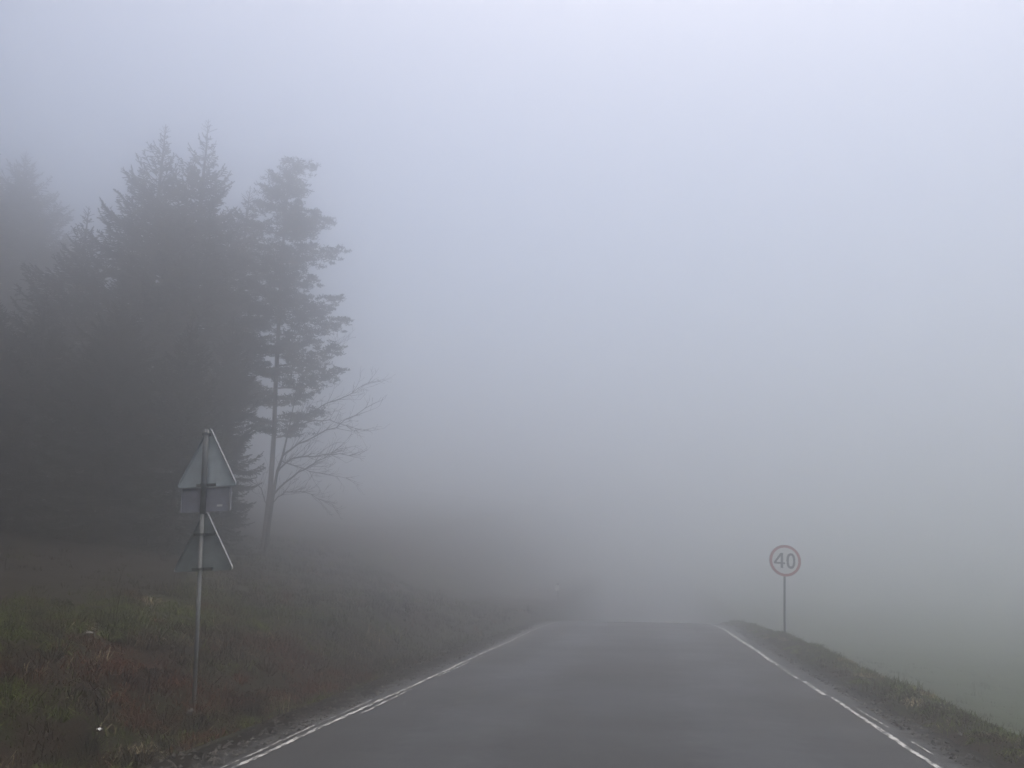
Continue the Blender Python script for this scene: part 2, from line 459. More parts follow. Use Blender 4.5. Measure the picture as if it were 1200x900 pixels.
def tussocks(name, label, n, xr, yr, hr, rad, pal, seed, nb=70):
    r = np.random.RandomState(seed)
    cx = r.uniform(*xr, n); cy = yr[0] + (yr[1] - yr[0]) * r.rand(n) ** 1.35
    H = r.uniform(*hr, n); Rr = rad * r.uniform(0.5, 1.6, n)
    rp = lambda a: np.repeat(a, nb)
    N = n * nb; az = r.rand(N) * 6.283; u = np.sqrt(r.rand(N))
    lx_, ly_ = np.cos(az) * u * rp(Rr) * 0.5, np.sin(az) * u * rp(Rr) * 0.5
    px, py = rp(cx) + lx_, rp(cy) + ly_
    h = rp(H) * r.uniform(0.5, 1.1, N) * (1 - 0.35 * u); out = (0.25 + 1.1 * u) * r.uniform(0.5, 1.3, N) * rp(H)
    sag = r.uniform(0.2, 0.95, N)
    dx, dy = np.cos(az) * out, np.sin(az) * out
    base = np.stack([px, py, ground_z(px, py) - 0.02], -1)
    b = r.rand(N) * 6.283; w = r.uniform(0.006, 0.013, N)
    W = np.stack([np.cos(b) * w / 2, np.sin(b) * w / 2, 0 * w], -1)
    mid = base + np.stack([dx * 0.45, dy * 0.45, h], -1); tip = base + np.stack([dx, dy, h * (1 - sag * 0.9)], -1)
    q1 = np.stack([base - W, base + W, mid + W * 0.8, mid - W * 0.8], 1)
    q2 = np.stack([mid - W * 0.8, mid + W * 0.8, tip + W * 0.15, tip - W * 0.15], 1)
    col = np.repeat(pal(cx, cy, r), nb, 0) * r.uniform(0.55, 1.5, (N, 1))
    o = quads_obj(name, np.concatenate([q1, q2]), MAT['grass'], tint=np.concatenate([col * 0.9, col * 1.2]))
    tag(o, label, 'grass', kind='stuff')
def pal_tus(x, y, r):
    k = r.rand(len(x)); c = pal_left(x, y, r) * 1.25
    c = np.where((k < 0.13)[:, None], STRAW * 0.38, c)
    c = np.where(((k > 0.16) & (k < 0.30))[:, None], np.array((0.075, 0.030, 0.012)), c)
    return c
tussocks('grass', 'matted tussocks of dead grass on the left bank', 620, (-9.5, -4.25), (3.5, 14), (0.07, 0.22), 0.16, pal_tus, 15)
tussocks('grass', 'matted tussocks of grass along the right verge', 240, (2.85, 3.6), (4.5, 30), (0.04, 0.10), 0.12, lambda x, y, r: pal_right(x, y, r) * 1.2, 16)

# loose stones and crumbs of earth on both shoulders
def gravel(n, seed):
    r = np.random.RandomState(seed)
    left = r.rand(n) < 0.6
    y = 4 + 20 * r.rand(n) ** 1.8
    x = np.where(left, -3.36 - np.abs(r.randn(n)) * 0.30, 2.44 + np.abs(r.randn(n)) * 0.17)
    x = np.where(left, np.maximum(x, -4.5), np.minimum(x, 3.1))
    z = np.maximum(ground_z(x, y), np.where((x > -3.93) & (x < 2.72), road_z(y) - 0.004, -99))
    sz = 0.006 + 0.022 * r.rand(n) ** 3
    base = np.array([(1, 0, 0), (-1, 0, 0), (0, 1, 0), (0, -1, 0), (0, 0, 1), (0, 0, -1)], float)
    tri_ = np.array([(0, 2, 4), (2, 1, 4), (1, 3, 4), (3, 0, 4), (2, 0, 5), (1, 2, 5), (3, 1, 5), (0, 3, 5)])
    P = base[None] * r.uniform(0.6, 1.3, (n, 6, 1)) * sz[:, None, None] + r.randn(n, 6, 3) * sz[:, None, None] * 0.15
    P[:, :, 2] *= 0.75; P += np.stack([x, y, z + sz * 0.4], -1)[:, None]
    col = np.array((0.045, 0.042, 0.037)) * r.uniform(0.3, 2.2, (n, 1)) 
    q = P[:, tri_].reshape(-1, 3, 3)
    o = quads_obj('gravel', q, MAT['grass'], tint=np.repeat(col, 8, axis=0))
    tag(o, 'loose gravel and crumbs of earth along both road edges', 'gravel', kind='stuff')
gravel(9000, 9)

# ------------------------------------------------------------------ trees
def rot_about(v, ax, a):
    return v * math.cos(a) + np.cross(ax, v) * math.sin(a) + ax * np.dot(ax, v) * (1 - math.cos(a))

def needle_strips(A, B, width, r):
    """two crossing tapered quads along each segment A->B: (n,3) arrays -> (2n,4,3)"""
    d = B - A; L = np.linalg.norm(d, axis=1, keepdims=True) + 1e-9; d = d / L
    ref = r.randn(*d.shape); s = np.cross(d, ref); s /= np.linalg.norm(s, axis=1, keepdims=True) + 1e-9
    t = np.cross(d, s)
    w = width * r.uniform(0.7, 1.3, (len(d), 1)) / 2
    out = []
    for u in (s, t):
        out.append(np.stack([A - u * w * 0.7, A + u * w * 0.7, B + u * w * 0.55, B - u * w * 0.55], 1))
    return np.concatenate(out)

def make_spruce(name, H, Rad, seed, zb=0.05, squeeze=None, sparse=1.0, top_open=1.0):
    """squeeze: list of (azimuth, factor): crown is narrower towards that side"""
    r = np.random.RandomState(seed); pr = random.Random(seed)
    root = empty(name, (0, 0, 0))
    trunk = MB()
    n = 14
    bend = (r.uniform(-.15, .15), r.uniform(-.15, .15))
    def axis_pt(z):
        t = z / H
        return np.array((bend[0] * t * t + 0.03 * math.sin(z * 0.9), bend[1] * t * t + 0.03 * math.cos(z * 1.1), z))
    zs = np.linspace(-0.25, H, n)
    trunk.tube([axis_pt(z) for z in zs], [max(0.008, 0.017 * H * (1 - max(z, 0) / H) ** 0.9 + 0.008) * (1.35 if z < 0 else 1) for z in zs], 9)
    A, B, TW = [], [], []
    z = zb * H
    while z < H - 0.66:
        t = min(1.0, (z - zb * H) / (H - 0.62 - zb * H))
        prof = min((1 - t) ** 0.74, 0.56) / 0.56 * (0.82 + 0.18 * min(1, t * 5))
        nb = pr.randint(6, 8) if t < 0.88 else pr.randint(4, 5)
        off = pr.uniform(0, 6.28)
        for b in range(nb):
            az = off + b * 6.283 / nb + pr.uniform(-.35, .35)
            f = 1.0
            if squeeze:
                for sa, sf in squeeze:
                    f *= 1 - (1 - sf) * max(0, math.cos(az - sa)) ** 0.7
            L = Rad * prof * pr.uniform(0.62, 1.12) * f + 0.05
            if pr.random() < 0.06: L *= 1.2
            el0 = -0.10 + 0.85 * t ** 1.4 + pr.uniform(-.16, .16)     # root elevation
            el1 = el0 + pr.uniform(0.25, 0.75)                        # tip lifts
            zz = z + pr.uniform(-.12, .12)
            p = axis_pt(min(zz, H)); ns = max(3, int(L / 0.28))
            pts = [p.copy()]
            for k in range(ns):
                s = (k + 0.5) / ns
                el = el0 - 0.25 * math.sin(s * 3.1) * (1 - t) + (el1 - el0) * s * s
                a2 = az + 0.12 * math.sin(k * 1.7 + b)
                p = p + np.array((math.cos(a2) * math.cos(el), math.sin(a2) * math.cos(el), math.sin(el))) * L / ns
                pts.append(p.copy())
            if L > 0.5:
                trunk.tube(pts, [max(0.004, 0.012 * L * (1 - k / len(pts))) for k in range(len(pts))], 4, False)
            pts = np.array(pts)
            # the needle-clad branch itself and its side twigs
            cl = np.linspace(0, 1, max(4, int(L / 0.085)))
            idx = cl * (len(pts) - 1); i0 = np.clip(idx.astype(int), 0, len(pts) - 2); fr = (idx - i0)[:, None]
            P_ = pts[i0] * (1 - fr) + pts[i0 + 1] * fr
            T_ = pts[i0 + 1] - pts[i0]; T_ /= np.linalg.norm(T_, axis=1, keepdims=True)
            keep = cl[:-1] > 0.12
            A.append(P_[:-1][keep]); B.append(P_[1:][keep]); TW.append(np.full(keep.sum(), 0.05))
            side = np.cross(T_, np.array((0, 0, 1.0))); side /= np.linalg.norm(side, axis=1, keepdims=True) + 1e-9
            for sgn in (-1, 1):
                m = (r.rand(len(cl)) < (0.86 if t < 0.85 else 0.55) * sparse) & (cl > 0.10)
                q = P_[m]; tt = T_[m]; ss = side[m] * sgn; c_ = cl[m][:, None]
                k_ = len(q)
                if not k_: continue
                ang = r.uniform(0.55, 1.15, (k_, 1))
                ln = (0.36 * L * (1 - c_) ** 0.8 * np.minimum(1, c_ * 4 + .3) + 0.09) * r.uniform(0.6, 1.2, (k_, 1))
                ln = np.minimum(ln, 0.85)
                dr = tt * np.cos(ang) + ss * np.sin(ang) + np.array((0, 0, 1.0)) * r.uniform(-.38, .16, (k_, 1))
                e = q + dr * ln
                A.append(q); B.append(e); TW.append(np.full(k_, 0.052))
                # twiglets
                for fpos in (0.35, 0.6, 0.82):
                    mm = ln[:, 0] > 0.2
                    qq = q[mm] + dr[mm] * ln[mm] * fpos; kk = len(qq)
                    if not kk: continue
                    sg = r.choice([-1, 1], (kk, 1))
                    d2 = dr[mm] * 0.7 + np.cross(dr[mm], np.array((0, 0, 1.0))) * sg * 0.6 + np.array((0, 0, 1.0)) * r.uniform(-.5, .1, (kk, 1))
                    l2 = ln[mm] * r.uniform(0.25, 0.5, (kk, 1))
                    A.append(qq); B.append(qq + d2 * l2); TW.append(np.full(kk, 0.05))
        z += (0.30 + 0.16 * (1 - t)) * pr.uniform(0.8, 1.25) * (top_open if t > 0.75 else 1.0)
    for zz, L, nb in ((H - 0.40, 0.24, 5), (H - 0.64, 0.34, 5), (H - 0.17, 0.12, 3)):
        o_ = pr.uniform(0, 6)
        for b in range(nb):
            az = o_ + b * 6.283 / nb; p = axis_pt(zz + pr.uniform(-.05, .05))
            e = p + np.array((math.cos(az), math.sin(az), pr.uniform(0.5, 1.0))) * L * pr.uniform(.6, 1.1)
            A.append(p[None]); B.append(e[None]); TW.append(np.full(1, 0.035))
    # leader with short needles
    lz = np.linspace(H * 0.93, H, 6); LP = np.array([axis_pt(q) for q in lz])
    A.append(LP[:-1]); B.append(LP[1:]); TW.append(np.full(5, 0.035))
    A = np.concatenate(A); B = np.concatenate(B); TW = np.concatenate(TW)[:, None]
    q = needle_strips(A, B, TW, r)
    n1 = len(A)
    base = np.array((0.026, 0.036, 0.018)); new = np.array((0.045, 0.055, 0.026)); dead = np.array((0.05, 0.038, 0.026))
    u = r.rand(n1, 1); c = base * (0.55 + 0.7 * u); s2 = r.rand(n1, 1)
    c = np.where(s2 > 0.85, new, c); c = np.where(s2 < 0.04, dead, c)
    trunk.build('trunk', MAT['bark'], root)
    quads_obj('crown', q, MAT['needles'], root, np.concatenate([c, c]))
    return root

# camera geometry, used only to turn places measured on the photograph into real positions at a chosen distance
F_PX, YAW, PITCH, EYE = 906.0, R_(9.6), R_(12.0), 1.45
_fw = np.array([-math.sin(YAW) * math.cos(PITCH), math.cos(YAW) * math.cos(PITCH), math.sin(PITCH)])
_rt = np.array([math.cos(YAW), math.sin(YAW), 0.0]); _up = np.cross(_rt, _fw)
def at(px, py, y):
    d = _fw + _rt * (px - 600) / F_PX + _up * (450 - py) / F_PX
    return d * (y / d[1]) + np.array((0, 0, EYE))

GROUP = 'spruces at the edge of the wood'
def plant_spruce(px, py, y, Rad, seed, label, **kw):
    t = at(px, py, y); x = t[0]; z0 = gz(x, y) - 0.05
    o = make_spruce('spruce_tree', t[2] - z0, Rad, seed, **kw)
    o.location = (x, y, z0); tag(o, label, 'tree', GROUP); return o

sA = plant_spruce(198, 146, 26.0, 3.25, 21, 'tall dark spruce with a thin spire, left one of the close pair', squeeze=[(0.2, 0.75)], zb=0.02, top_open=1.25)
sB = plant_spruce(246, 139, 26.8, 3.1, 22, 'tall dark spruce with a thin spire, right one of the close pair', squeeze=[(0.0, 0.85)], zb=0.02, top_open=1.3)
sC = plant_spruce(102, 240, 25.0, 2.6, 23, 'shorter spruce with a pointed top just left of the tall pair', zb=0.02, top_open=1.2)
sD = plant_spruce(28, 176, 34.0, 4.8, 24, 'tall broad spruce almost lost in the fog behind the others', zb=0.02)
sE = plant_spruce(290, 218, 29.5, 2.2, 25, 'slim spruce top between the close pair and the leaning pine', zb=0.36, squeeze=[(0.0, 0.8)])
# younger spruces filling the edge of the wood below
def again(src, px, py, y, h, rz, label, sx=1.0):
    t = at(px, py, y); x = t[0]; z0 = gz(x, y) - 0.05
    H0 = max(v.co.z for v in src.children[0].data.vertices)
    k = h / H0
    o = copy_tree(src, (x, y, z0), rz, (k * sx, k * sx, k))
    tag(o, label, 'tree', GROUP); return o
again(sC, 40, 480, 22.0, 8.0, 1.3, 'low spruce in the dark front of the wood near the left border', 1.15)
again(sD, 130, 500, 22.3, 8.2, 2.6, 'low spruce in front of the wood left of the triangular signs', 1.1)
again(sC, 212, 512, 22.5, 8.0, 4.0, 'low spruce directly behind the triangular signs', 0.9)
again(sA, 262, 510, 25.0, 8.6, 2.2, 'low narrow spruce at the right end of the dark front of the wood', 0.85)
again(sD, -22, 490, 21.5, 7.6, 0.7, 'dark spruce cut by the left border of the view', 1.0)
again(sA, 75, 450, 31.5, 13.5, 3.0, 'hazy spruce in the gap behind the shorter pointed one', 1.1)
# the rest of the wood, to the left of the view and behind the camera; it shades the bank and the fog over it
OFF = [(-18.0, 12), (-13.6, 8), (-10.6, 4.2), (-8.6, 0), (-8.0, -5), (-15.0, 3.5), (-13, -2), (-20, 9), (-18, 2), (-17, -4), (-23, 15), (-27, 19), (-25, 9), (-24, 1), (-12, -13), (-20, -11), (-27, -6), (-33, 21), (-33, 10), (-32, -1), (-11, -19), (-21, -19)]
rr = random.Random(8)
for i, (x, y) in enumerate(OFF):
    src = (sA, sC, sD)[i % 3]
    H0 = max(v.co.z for v in src.children[0].data.vertices)
    k = (rr.uniform(12, 14) if y > 9 and x > -24 else rr.uniform(17, 21)) / H0
    wd = 0.82 if x > -14 else 1.15
    o = copy_tree(src, (x, y, gz(x, y) - 0.05), rr.uniform(0, 6.28), (k * wd, k * wd, k))
    tag(o, 'spruce of the same wood standing beside the road out of view', 'tree', 'spruces beside the road out of view')

# ---- pine
def make_pine():
    r = np.random.RandomState(77); pr = random.Random(77)
    Y = 28.0
    base = at(307, 662, Y); base[2] = gz(base[0], Y) - 0.1
    root = empty('pine_tree', tuple(base))
    W = lambda px, py, y=Y: at(px, py, y) - base
    line = [W(307, 662), W(311, 625), W(317, 570), W(321, 510), W(323, 450), W(326, 390), W(329, 330), W(333, 270), W(338, 215), W(341, 196)]
    line[0] = np.zeros(3) + np.array((0, 0, -0.1))
    mb = MB(); mb.tube(line, [0.14, 0.115, 0.10, 0.09, 0.085, 0.078, 0.065, 0.05, 0.03, 0.012], 9)
    LZ = np.array([p[2] for p in line]); LP = np.array(line)
    def stem_at(z): return np.array([np.interp(z, LZ, LP[:, k]) for k in range(3)])
    tips = []
    # limbs whose ends show against the sky on the right
    right = [(368, 194, 22), (352, 214, 14), (354, 240, 20), (390, 258, 26), (374, 250, 12), (397, 291, 20), (368, 287, 8), (369, 325, 20), (354, 316, 10), (399, 350, 26), (407, 374, 22), (383, 364, 10),
             (396, 405, 26), (372, 399, 12), (398, 434, 22), (374, 428, 12), (362, 460, 14), (381, 482, 10), (352, 498, 8)]
    left = [(318, 205, 14), (308, 222, 20), (300, 240, 24), (287, 262, 30), (296, 284, 20), (278, 305, 30), (290, 330, 20), (276, 352, 30), (288, 375, 20), (272, 400, 30), (286, 425, 20), (274, 446, 26), (290, 465, 20), (282, 486, 20), (303, 500, 14)]
    for px, py, dr in right + left: tips.append((W(px, py, Y + pr.uniform(-0.8, 0.9)), dr))
    # limbs towards and away from the road, seen end on
    for k in range(24):
        z = pr.uniform(5.6, LZ[-1] - 0.5); L = 0.5 + 1.3 * (1 - (z - 5.2) / (LZ[-1] - 5.2))
        a = pr.choice([1.57, -1.57]) + pr.uniform(-.8, .8)
        tips.append((stem_at(z) + np.array((math.cos(a) * L, math.sin(a) * L, 0.25)), 20))
    quads = []; cols = []
    def tuft(c, n, size, flat):
        d = r.randn(n, 3); d[:, 2] = np.abs(d[:, 2]) * 0.7 + 0.05; d /= np.linalg.norm(d, axis=1, keepdims=True)
        A_ = c + r.randn(n, 3) * np.array((size, size, size * flat)) * 0.55; B_ = A_ + d * size * r.uniform(0.6, 1.2, (n, 1))
        quads.append(needle_strips(A_, B_, 0.042, r))
        cc = np.array((0.034, 0.044, 0.030)) * r.uniform(0.55, 1.5, (n, 1)); cols.append(np.concatenate([cc, cc]))
    for tip, drop in tips:
        s0 = stem_at(np.clip(tip[2] - 0.30 - drop * 0.008, 3.5, LZ[-1] - .15))
        L = np.linalg.norm(tip - s0)
        pts = []
        for k in range(8):
            s = k / 7; p = s0 * (1 - s) + tip * s; p[2] += -0.10 * L * math.sin(s * 3.14) + 0.0
            pts.append(p + r.randn(3) * 0.03)
        mb.tube(pts, [max(0.006, 0.022 * (1 - k / 8) * (0.5 + 0.4 * L)) for k in range(8)], 5, False)
        pts = np.array(pts)
        # flat plumes on the outer two thirds of the limb
        m = max(10, int(L * 30))
        for k in range(m):
            s = 0.22 + 0.78 * (k + pr.random()) / m
            i = min(6, int(s * 7)); f = s * 7 - i
            p = pts[i] * (1 - f) + pts[i + 1] * f
            taper = 0.32 + 1.05 * math.sin(min(1, (1 - s) * 1.5 + 0.10) * 1.57)
            spread = 0.24 * taper * min(1.3, 0.6 + L * 0.4)
            c = p + np.array((r.randn() * spread * 0.7, r.randn() * spread * 1.3, abs(r.randn()) * 0.06 * taper + 0.01))
            tuft(c, 15, 0.07 + 0.06 * taper, 0.28)
    for k in range(60):
        z = LZ[-1] - abs(r.randn()) * 0.5; tuft(stem_at(z) + r.randn(3) * np.array((.22, .2, .12)), 12, 0.14, 0.6)
    mb.build('trunk', MAT['pinebark'], root)
    quads_obj('crown', np.concatenate(quads), MAT['needles'], root, np.concatenate(cols))
    tag(root, 'tall leaning pine with ragged layered plumes at the right end of the wood', 'tree')
make_pine()

# ---- bare broadleaf tree
def make_bare():
    pr = random.Random(5); Y = 25.5
    base = at(310, 664, Y); base[2] = gz(base[0], Y) - 0.08
    root = empty('bare_tree', tuple(base))
    W = lambda px, py, y=Y: Vector(at(px, py, y) - base)
    tr = MB(); cr = MB()
    stem = [Vector((0, 0, -0.1)), W(315, 615), W(320, 580), W(325, 552), W(331, 535), W(338, 505), W(345, 470), W(350, 440)]
    tr.tube(stem, [0.085, 0.07, 0.062, 0.05, 0.038, 0.026, 0.016, 0.006], 8)
    def grow(p, d, L, rad, depth):
        n = max(3, int(L / 0.16)); pts = [p.copy()]; 
        for k in range(n):
            d = (d + Vector((pr.gauss(0, .10), pr.gauss(0, .10), pr.gauss(0.03, .08)))).normalized()
            p = p + d * (L / n); pts.append(p.copy())
        cr.tube(pts, [max(0.0035, rad * (1 - 0.8 * k / n)) for k in range(n + 1)], 4, False)
        if depth > 0:
            for k in range(1, n + 1):
                if pr.random() < 0.62:
                    ax = Vector((pr.gauss(0, 1), pr.gauss(0, 1), pr.gauss(0, 1))).normalized()
                    dd = (d + ax * 0.75).normalized(); dd.z += 0.12
                    grow(pts[k], dd, L * pr.uniform(0.3, 0.55), rad * 0.5, depth - 1)
    def limb(pts, rad):
        pts = [Vector(q) for q in pts]; fine = []
        for i in range(len(pts) - 1):
            for k in range(4):
                fine.append(pts[i].lerp(pts[i + 1], k / 4) + Vector((pr.gauss(0, .018), pr.gauss(0, .03), pr.gauss(0, .018))))
        fine.append(pts[-1]); n = len(fine)
        cr.tube(fine, [max(0.005, rad * (1 - 0.85 * k / n)) for k in range(n)], 6, False)
        for k in range(2, n):
            for _ in range(3):
                if pr.random() < 0.72:
                    d = (fine[k] - fine[k - 2]).normalized()
                    ax = Vector((pr.gauss(0, 1), pr.gauss(0, 1.2), pr.gauss(0.1, 1))).normalized()
                    grow(fine[k], (d + ax * 0.7).normalized(), pr.uniform(0.35, 0.95), max(0.005, rad * 0.3), 2 if pr.random() < 0.5 else 1)
    J = lambda s=0.7: Y + pr.uniform(-s, s)
    limb([stem[2], W(350, 553, J(.3)), W(373, 540, J()), W(394, 527, J())], 0.036)
    limb([stem[3], W(343, 537, J(.3)), W(377, 533, J()), W(420, 533, J())], 0.036)
    limb([stem[4], W(350, 520, J(.3)), W(393, 500, J()), W(440, 472, J())], 0.036)
    limb([stem[5], W(352, 497, J(.3)), W(386, 492, J()), W(425, 505, J())], 0.028)
    limb([stem[5], W(350, 492, J(.3)), W(377, 475, J()), W(407, 463, J()), W(432, 448, J())], 0.030)
    limb([W(318, 590), W(335, 577, J(.3)), W(356, 577, J()), W(389, 591, J())], 0.022)
    limb([stem[6], W(358, 455, J(.3)), W(376, 440, J(.4)), W(398, 402, J())], 0.020)
    limb([stem[3], W(330, 540, J(.3) + .5), W(362, 552, J() + .8), W(405, 560, J() + .8)], 0.026)
    limb([W(316, 600), W(306, 572), W(288, 560, J()), W(276, 566, J())], 0.020)
    tr.build('trunk', MAT['greybark'], root); cr.build('crown', MAT['greybark'], root)
    tag(root, 'small bare tree with thin branches reaching over the slope beside the pine', 'tree')
make_bare()

# ------------------------------------------------------------------ triangular signs seen from behind
def loop_round(pts, rad, n=5):
    """rounded closed polygon in (x,z)"""
    out = []; N = len(pts)
    for i in range(N):
        p = Vector(pts[i]); a = (Vector(pts[i - 1]) - p).normalized(); b = (Vector(pts[(i + 1) % N]) - p).normalized()
        ang = a.angle(b); t = rad / math.tan(ang / 2); c = p + (a + b).normalized() * (rad / math.sin(ang / 2))
        s = p + a * t; e = p + b * t
        for k in range(n + 1):
            q = s.lerp(e, k / n) - c; q = q.normalized() * rad + c; out.append((q.x, q.y))
    return out

def inset(loop, d):
    N = len(loop); out = []
    c = (sum(p[0] for p in loop) / N, sum(p[1] for p in loop) / N)
    for i in range(N):
        a = Vector(loop[i - 1]); p = Vector(loop[i]); b = Vector(loop[(i + 1) % N])
        t = (b - a).normalized(); nrm = Vector((-t.y, t.x))
        if nrm.dot(Vector(c) - p) < 0: nrm = -nrm
        q = p + nrm * d; out.append((q.x, q.y))
    return out

def back_panel(root, name, loop, y, mat, lip=0.036, edge=None):
    mb = MB(); mb.prism(loop, y, y + 0.003); p = mb.build(name, mat, root)
    rim = MB(); rim.band(loop, inset(loop, 0.004), y - lip, y - 0.0005); rim.build('rim', mat, p)
    # pale strip painting in the light caught by the right-hand edge
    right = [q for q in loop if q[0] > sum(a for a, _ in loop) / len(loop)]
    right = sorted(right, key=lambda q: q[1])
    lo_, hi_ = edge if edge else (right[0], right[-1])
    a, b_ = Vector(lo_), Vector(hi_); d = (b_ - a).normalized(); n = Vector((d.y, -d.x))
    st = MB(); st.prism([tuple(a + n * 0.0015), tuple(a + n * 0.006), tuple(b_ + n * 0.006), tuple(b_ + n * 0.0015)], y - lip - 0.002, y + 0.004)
    st.build('edge_highlight', MAT['edge'], p)
    return p

sb = at(226, 842, 9.5); top = at(242, 503, 9.5)
sbz = gz(sb[0], 9.5)
ws = empty('warning_signpost', (sb[0], 9.5, sbz))
tag(ws, 'leaning grey signpost with two triangular sign backs and a small plate on the left bank', 'road sign')
ax = Vector(top) - Vector((sb[0], 9.5, sbz)); Ltot = ax.length
ws.rotation_euler = (0, math.atan2(ax.x, ax.z), R_(5))
mb = MB(); mb.tube([(0, 0, -0.3), (0, 0, Ltot * 0.70)], [0.027, 0.027], 14); mb.build('pole', MAT['galv'], ws, True)
mb = MB(); mb.tube([(0.004, 0, Ltot * 0.68), (0.004, 0, Ltot * 0.999)], [0.036, 0.036], 14); mb.build('pole_sleeve', MAT['sleeve'], ws, True)
k = Ltot / 3.51
def tri(apex_z, base_z, w, x0): return loop_round([(x0 - w / 2, base_z), (x0 + w / 2, base_z), (x0, apex_z)], 0.03)
def tri_edge(loop):
    # the straight run of the right side: from the lower right corner's last point to the apex corner's first
    n = len(loop) // 3
    return loop[2 * n - 1], loop[2 * n]
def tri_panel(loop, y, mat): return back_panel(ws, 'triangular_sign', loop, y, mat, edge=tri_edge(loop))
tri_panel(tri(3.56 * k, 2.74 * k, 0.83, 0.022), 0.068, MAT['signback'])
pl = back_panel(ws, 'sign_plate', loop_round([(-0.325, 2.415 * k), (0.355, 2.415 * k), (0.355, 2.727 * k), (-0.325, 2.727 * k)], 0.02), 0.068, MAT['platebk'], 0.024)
mb = MB(); mb.box((0.20, 0.0655, 2.49 * k), (0.075, 0.002, 0.026)); mb.build('sticker', MAT['sticker'], pl)
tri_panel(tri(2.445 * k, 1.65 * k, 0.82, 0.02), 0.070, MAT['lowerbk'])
for zc, hw, x0 in ((2.765, 0.13, 0.01), (2.12, 0.145, 0.02), (1.68, 0.14, 0.01), (3.44, 0.04, 0.01)):
    mb = MB(); z = zc * k
    mb.box((x0, 0.052, z), (hw * 2, 0.022, 0.034))
    rr_ = 0.045
    mb.tube([(0.0, -0.002, z - 0.016), (0.0, -0.002, z + 0.016)], [rr_, rr_], 14)
    for s in (-1, 1): mb.tube([(x0 + s * hw * 0.75, 0.035, z), (x0 + s * hw * 0.75, 0.045, z)], [0.011, 0.011], 6)
    mb.build('clamp', MAT['clamp'], ws)
def on_ground(px, py, y0=4.0, y1=30.0):
    for y in np.arange(y0, y1, 0.02):
        p = at(px, py, y)
        if p[2] <= gz(p[0], y): return p
    return p
# stone at the foot of the post
def rock(name, loc, size, mat, seed, label, cat, flat=0.6):
    r = random.Random(seed); bm = bmesh.new(); bmesh.ops.create_icosphere(bm, subdivisions=3, radius=1)
    off = [Vector((r.uniform(-1, 1), r.uniform(-1, 1), r.uniform(-1, 1))).normalized() for _ in range(7)]
    for v in bm.verts:
        d = 1.0
        for o_ in off:
            t = v.co.dot(o_)
            if t > 0.62: v.co -= o_ * (t - 0.62) * 0.85
        v.co *= d + r.uniform(-.03, .03)
        v.co = Vector((v.co.x * size[0], v.co.y * size[1], v.co.z * size[2]))
    me = bpy.data.meshes.new(name); bm.to_mesh(me); bm.free(); me.materials.append(mat)
    o = link(bpy.data.objects.new(name, me)); o.location = loc; o.rotation_euler = (0, 0, r.uniform(0, 6))
    return tag(o, label, cat)
rock('stone', (sb[0] + 0.06, 9.33, gz(sb[0] + 0.06, 9.33) + 0.02), (0.09, 0.07, 0.05), MAT['stone'], 3, 'small grey stone at the foot of the leaning signpost', 'stone')
q_ = on_ground(103, 748)
rock('stone', (q_[0], q_[1], q_[2] + 0.07), (0.07, 0.045, 0.016), MAT['palestone'], 5, 'flat pale stone lying on top of the left bank', 'stone')
# scrap of litter
p = on_ground(115, 868); lx, ly = p[0], p[1]
v = []; rl = random.Random(2)
for i in range(6):
    for j in range(5):
        v.append(((i - 2.5) * 0.014 + rl.uniform(-.004, .004), (j - 2) * 0.012 + rl.uniform(-.004, .004), rl.uniform(0, 0.022) + 0.012 * math.sin(i * 1.3)))
f = [(i * 5 + j, (i + 1) * 5 + j, (i + 1) * 5 + j + 1, i * 5 + j + 1) for i in range(5) for j in range(4)]
o = mesh_obj('paper_scrap', v, f, MAT['litter'])
md = o.modifiers.new('thickness', 'SOLIDIFY'); md.thickness = 0.002
o.location = (lx, ly, gz(lx, ly) + 0.10)
o.scale = (0.75,) * 3
tag(o, 'small crumpled white scrap of paper caught in the brown grass', 'litter')

# ------------------------------------------------------------------ speed limit sign
SY = 23.5
b40 = at(919, 742, SY); t40 = at(919.5, 657, SY)
bz = gz(b40[0], SY)
sp = empty('speed_limit_sign', (b40[0], SY, bz))
tag(sp, 'round 40 speed limit sign on a thin post beside the field', 'road sign')
ax = Vector(t40) - Vector((b40[0], SY, bz)); Lc = ax.length
sp.rotation_euler = (0, math.atan2(ax.x, ax.z), R_(6))
Rd = 0.435
mb = MB(); mb.tube([(0, 0, -0.4), (0, 0, Lc + Rd * 0.9)], [0.03, 0.03], 14); mb.build('pole', MAT['clamp'], sp, True)
def circ(rad, n=64): return [(rad * math.cos(2 * math.pi * i / n), Lc + rad * math.sin(2 * math.pi * i / n)) for i in range(n)]
mb = MB(); mb.prism(circ(Rd), -0.068, -0.055); disc = mb.build('sign_disc', MAT['face'], sp)
mb = MB(); mb.band(circ(Rd - 0.002), circ(Rd - 0.072), -0.0715, -0.0682); mb.build('ring', MAT['red'], disc)
mb = MB(); mb.band(circ(Rd + 0.004), circ(Rd + 0.001), -0.070, -0.035); mb.build('rim', MAT['edge'], disc)
for zc in (-0.18, 0.18):
    mb = MB(); mb.box((0, -0.0445, Lc + zc), (0.30, 0.020, 0.04)); mb.tube([(0, 0, Lc + zc - .018), (0, 0, Lc + zc + .018)], [0.042, 0.042], 12); mb.build('clamp', MAT['clamp'], sp)
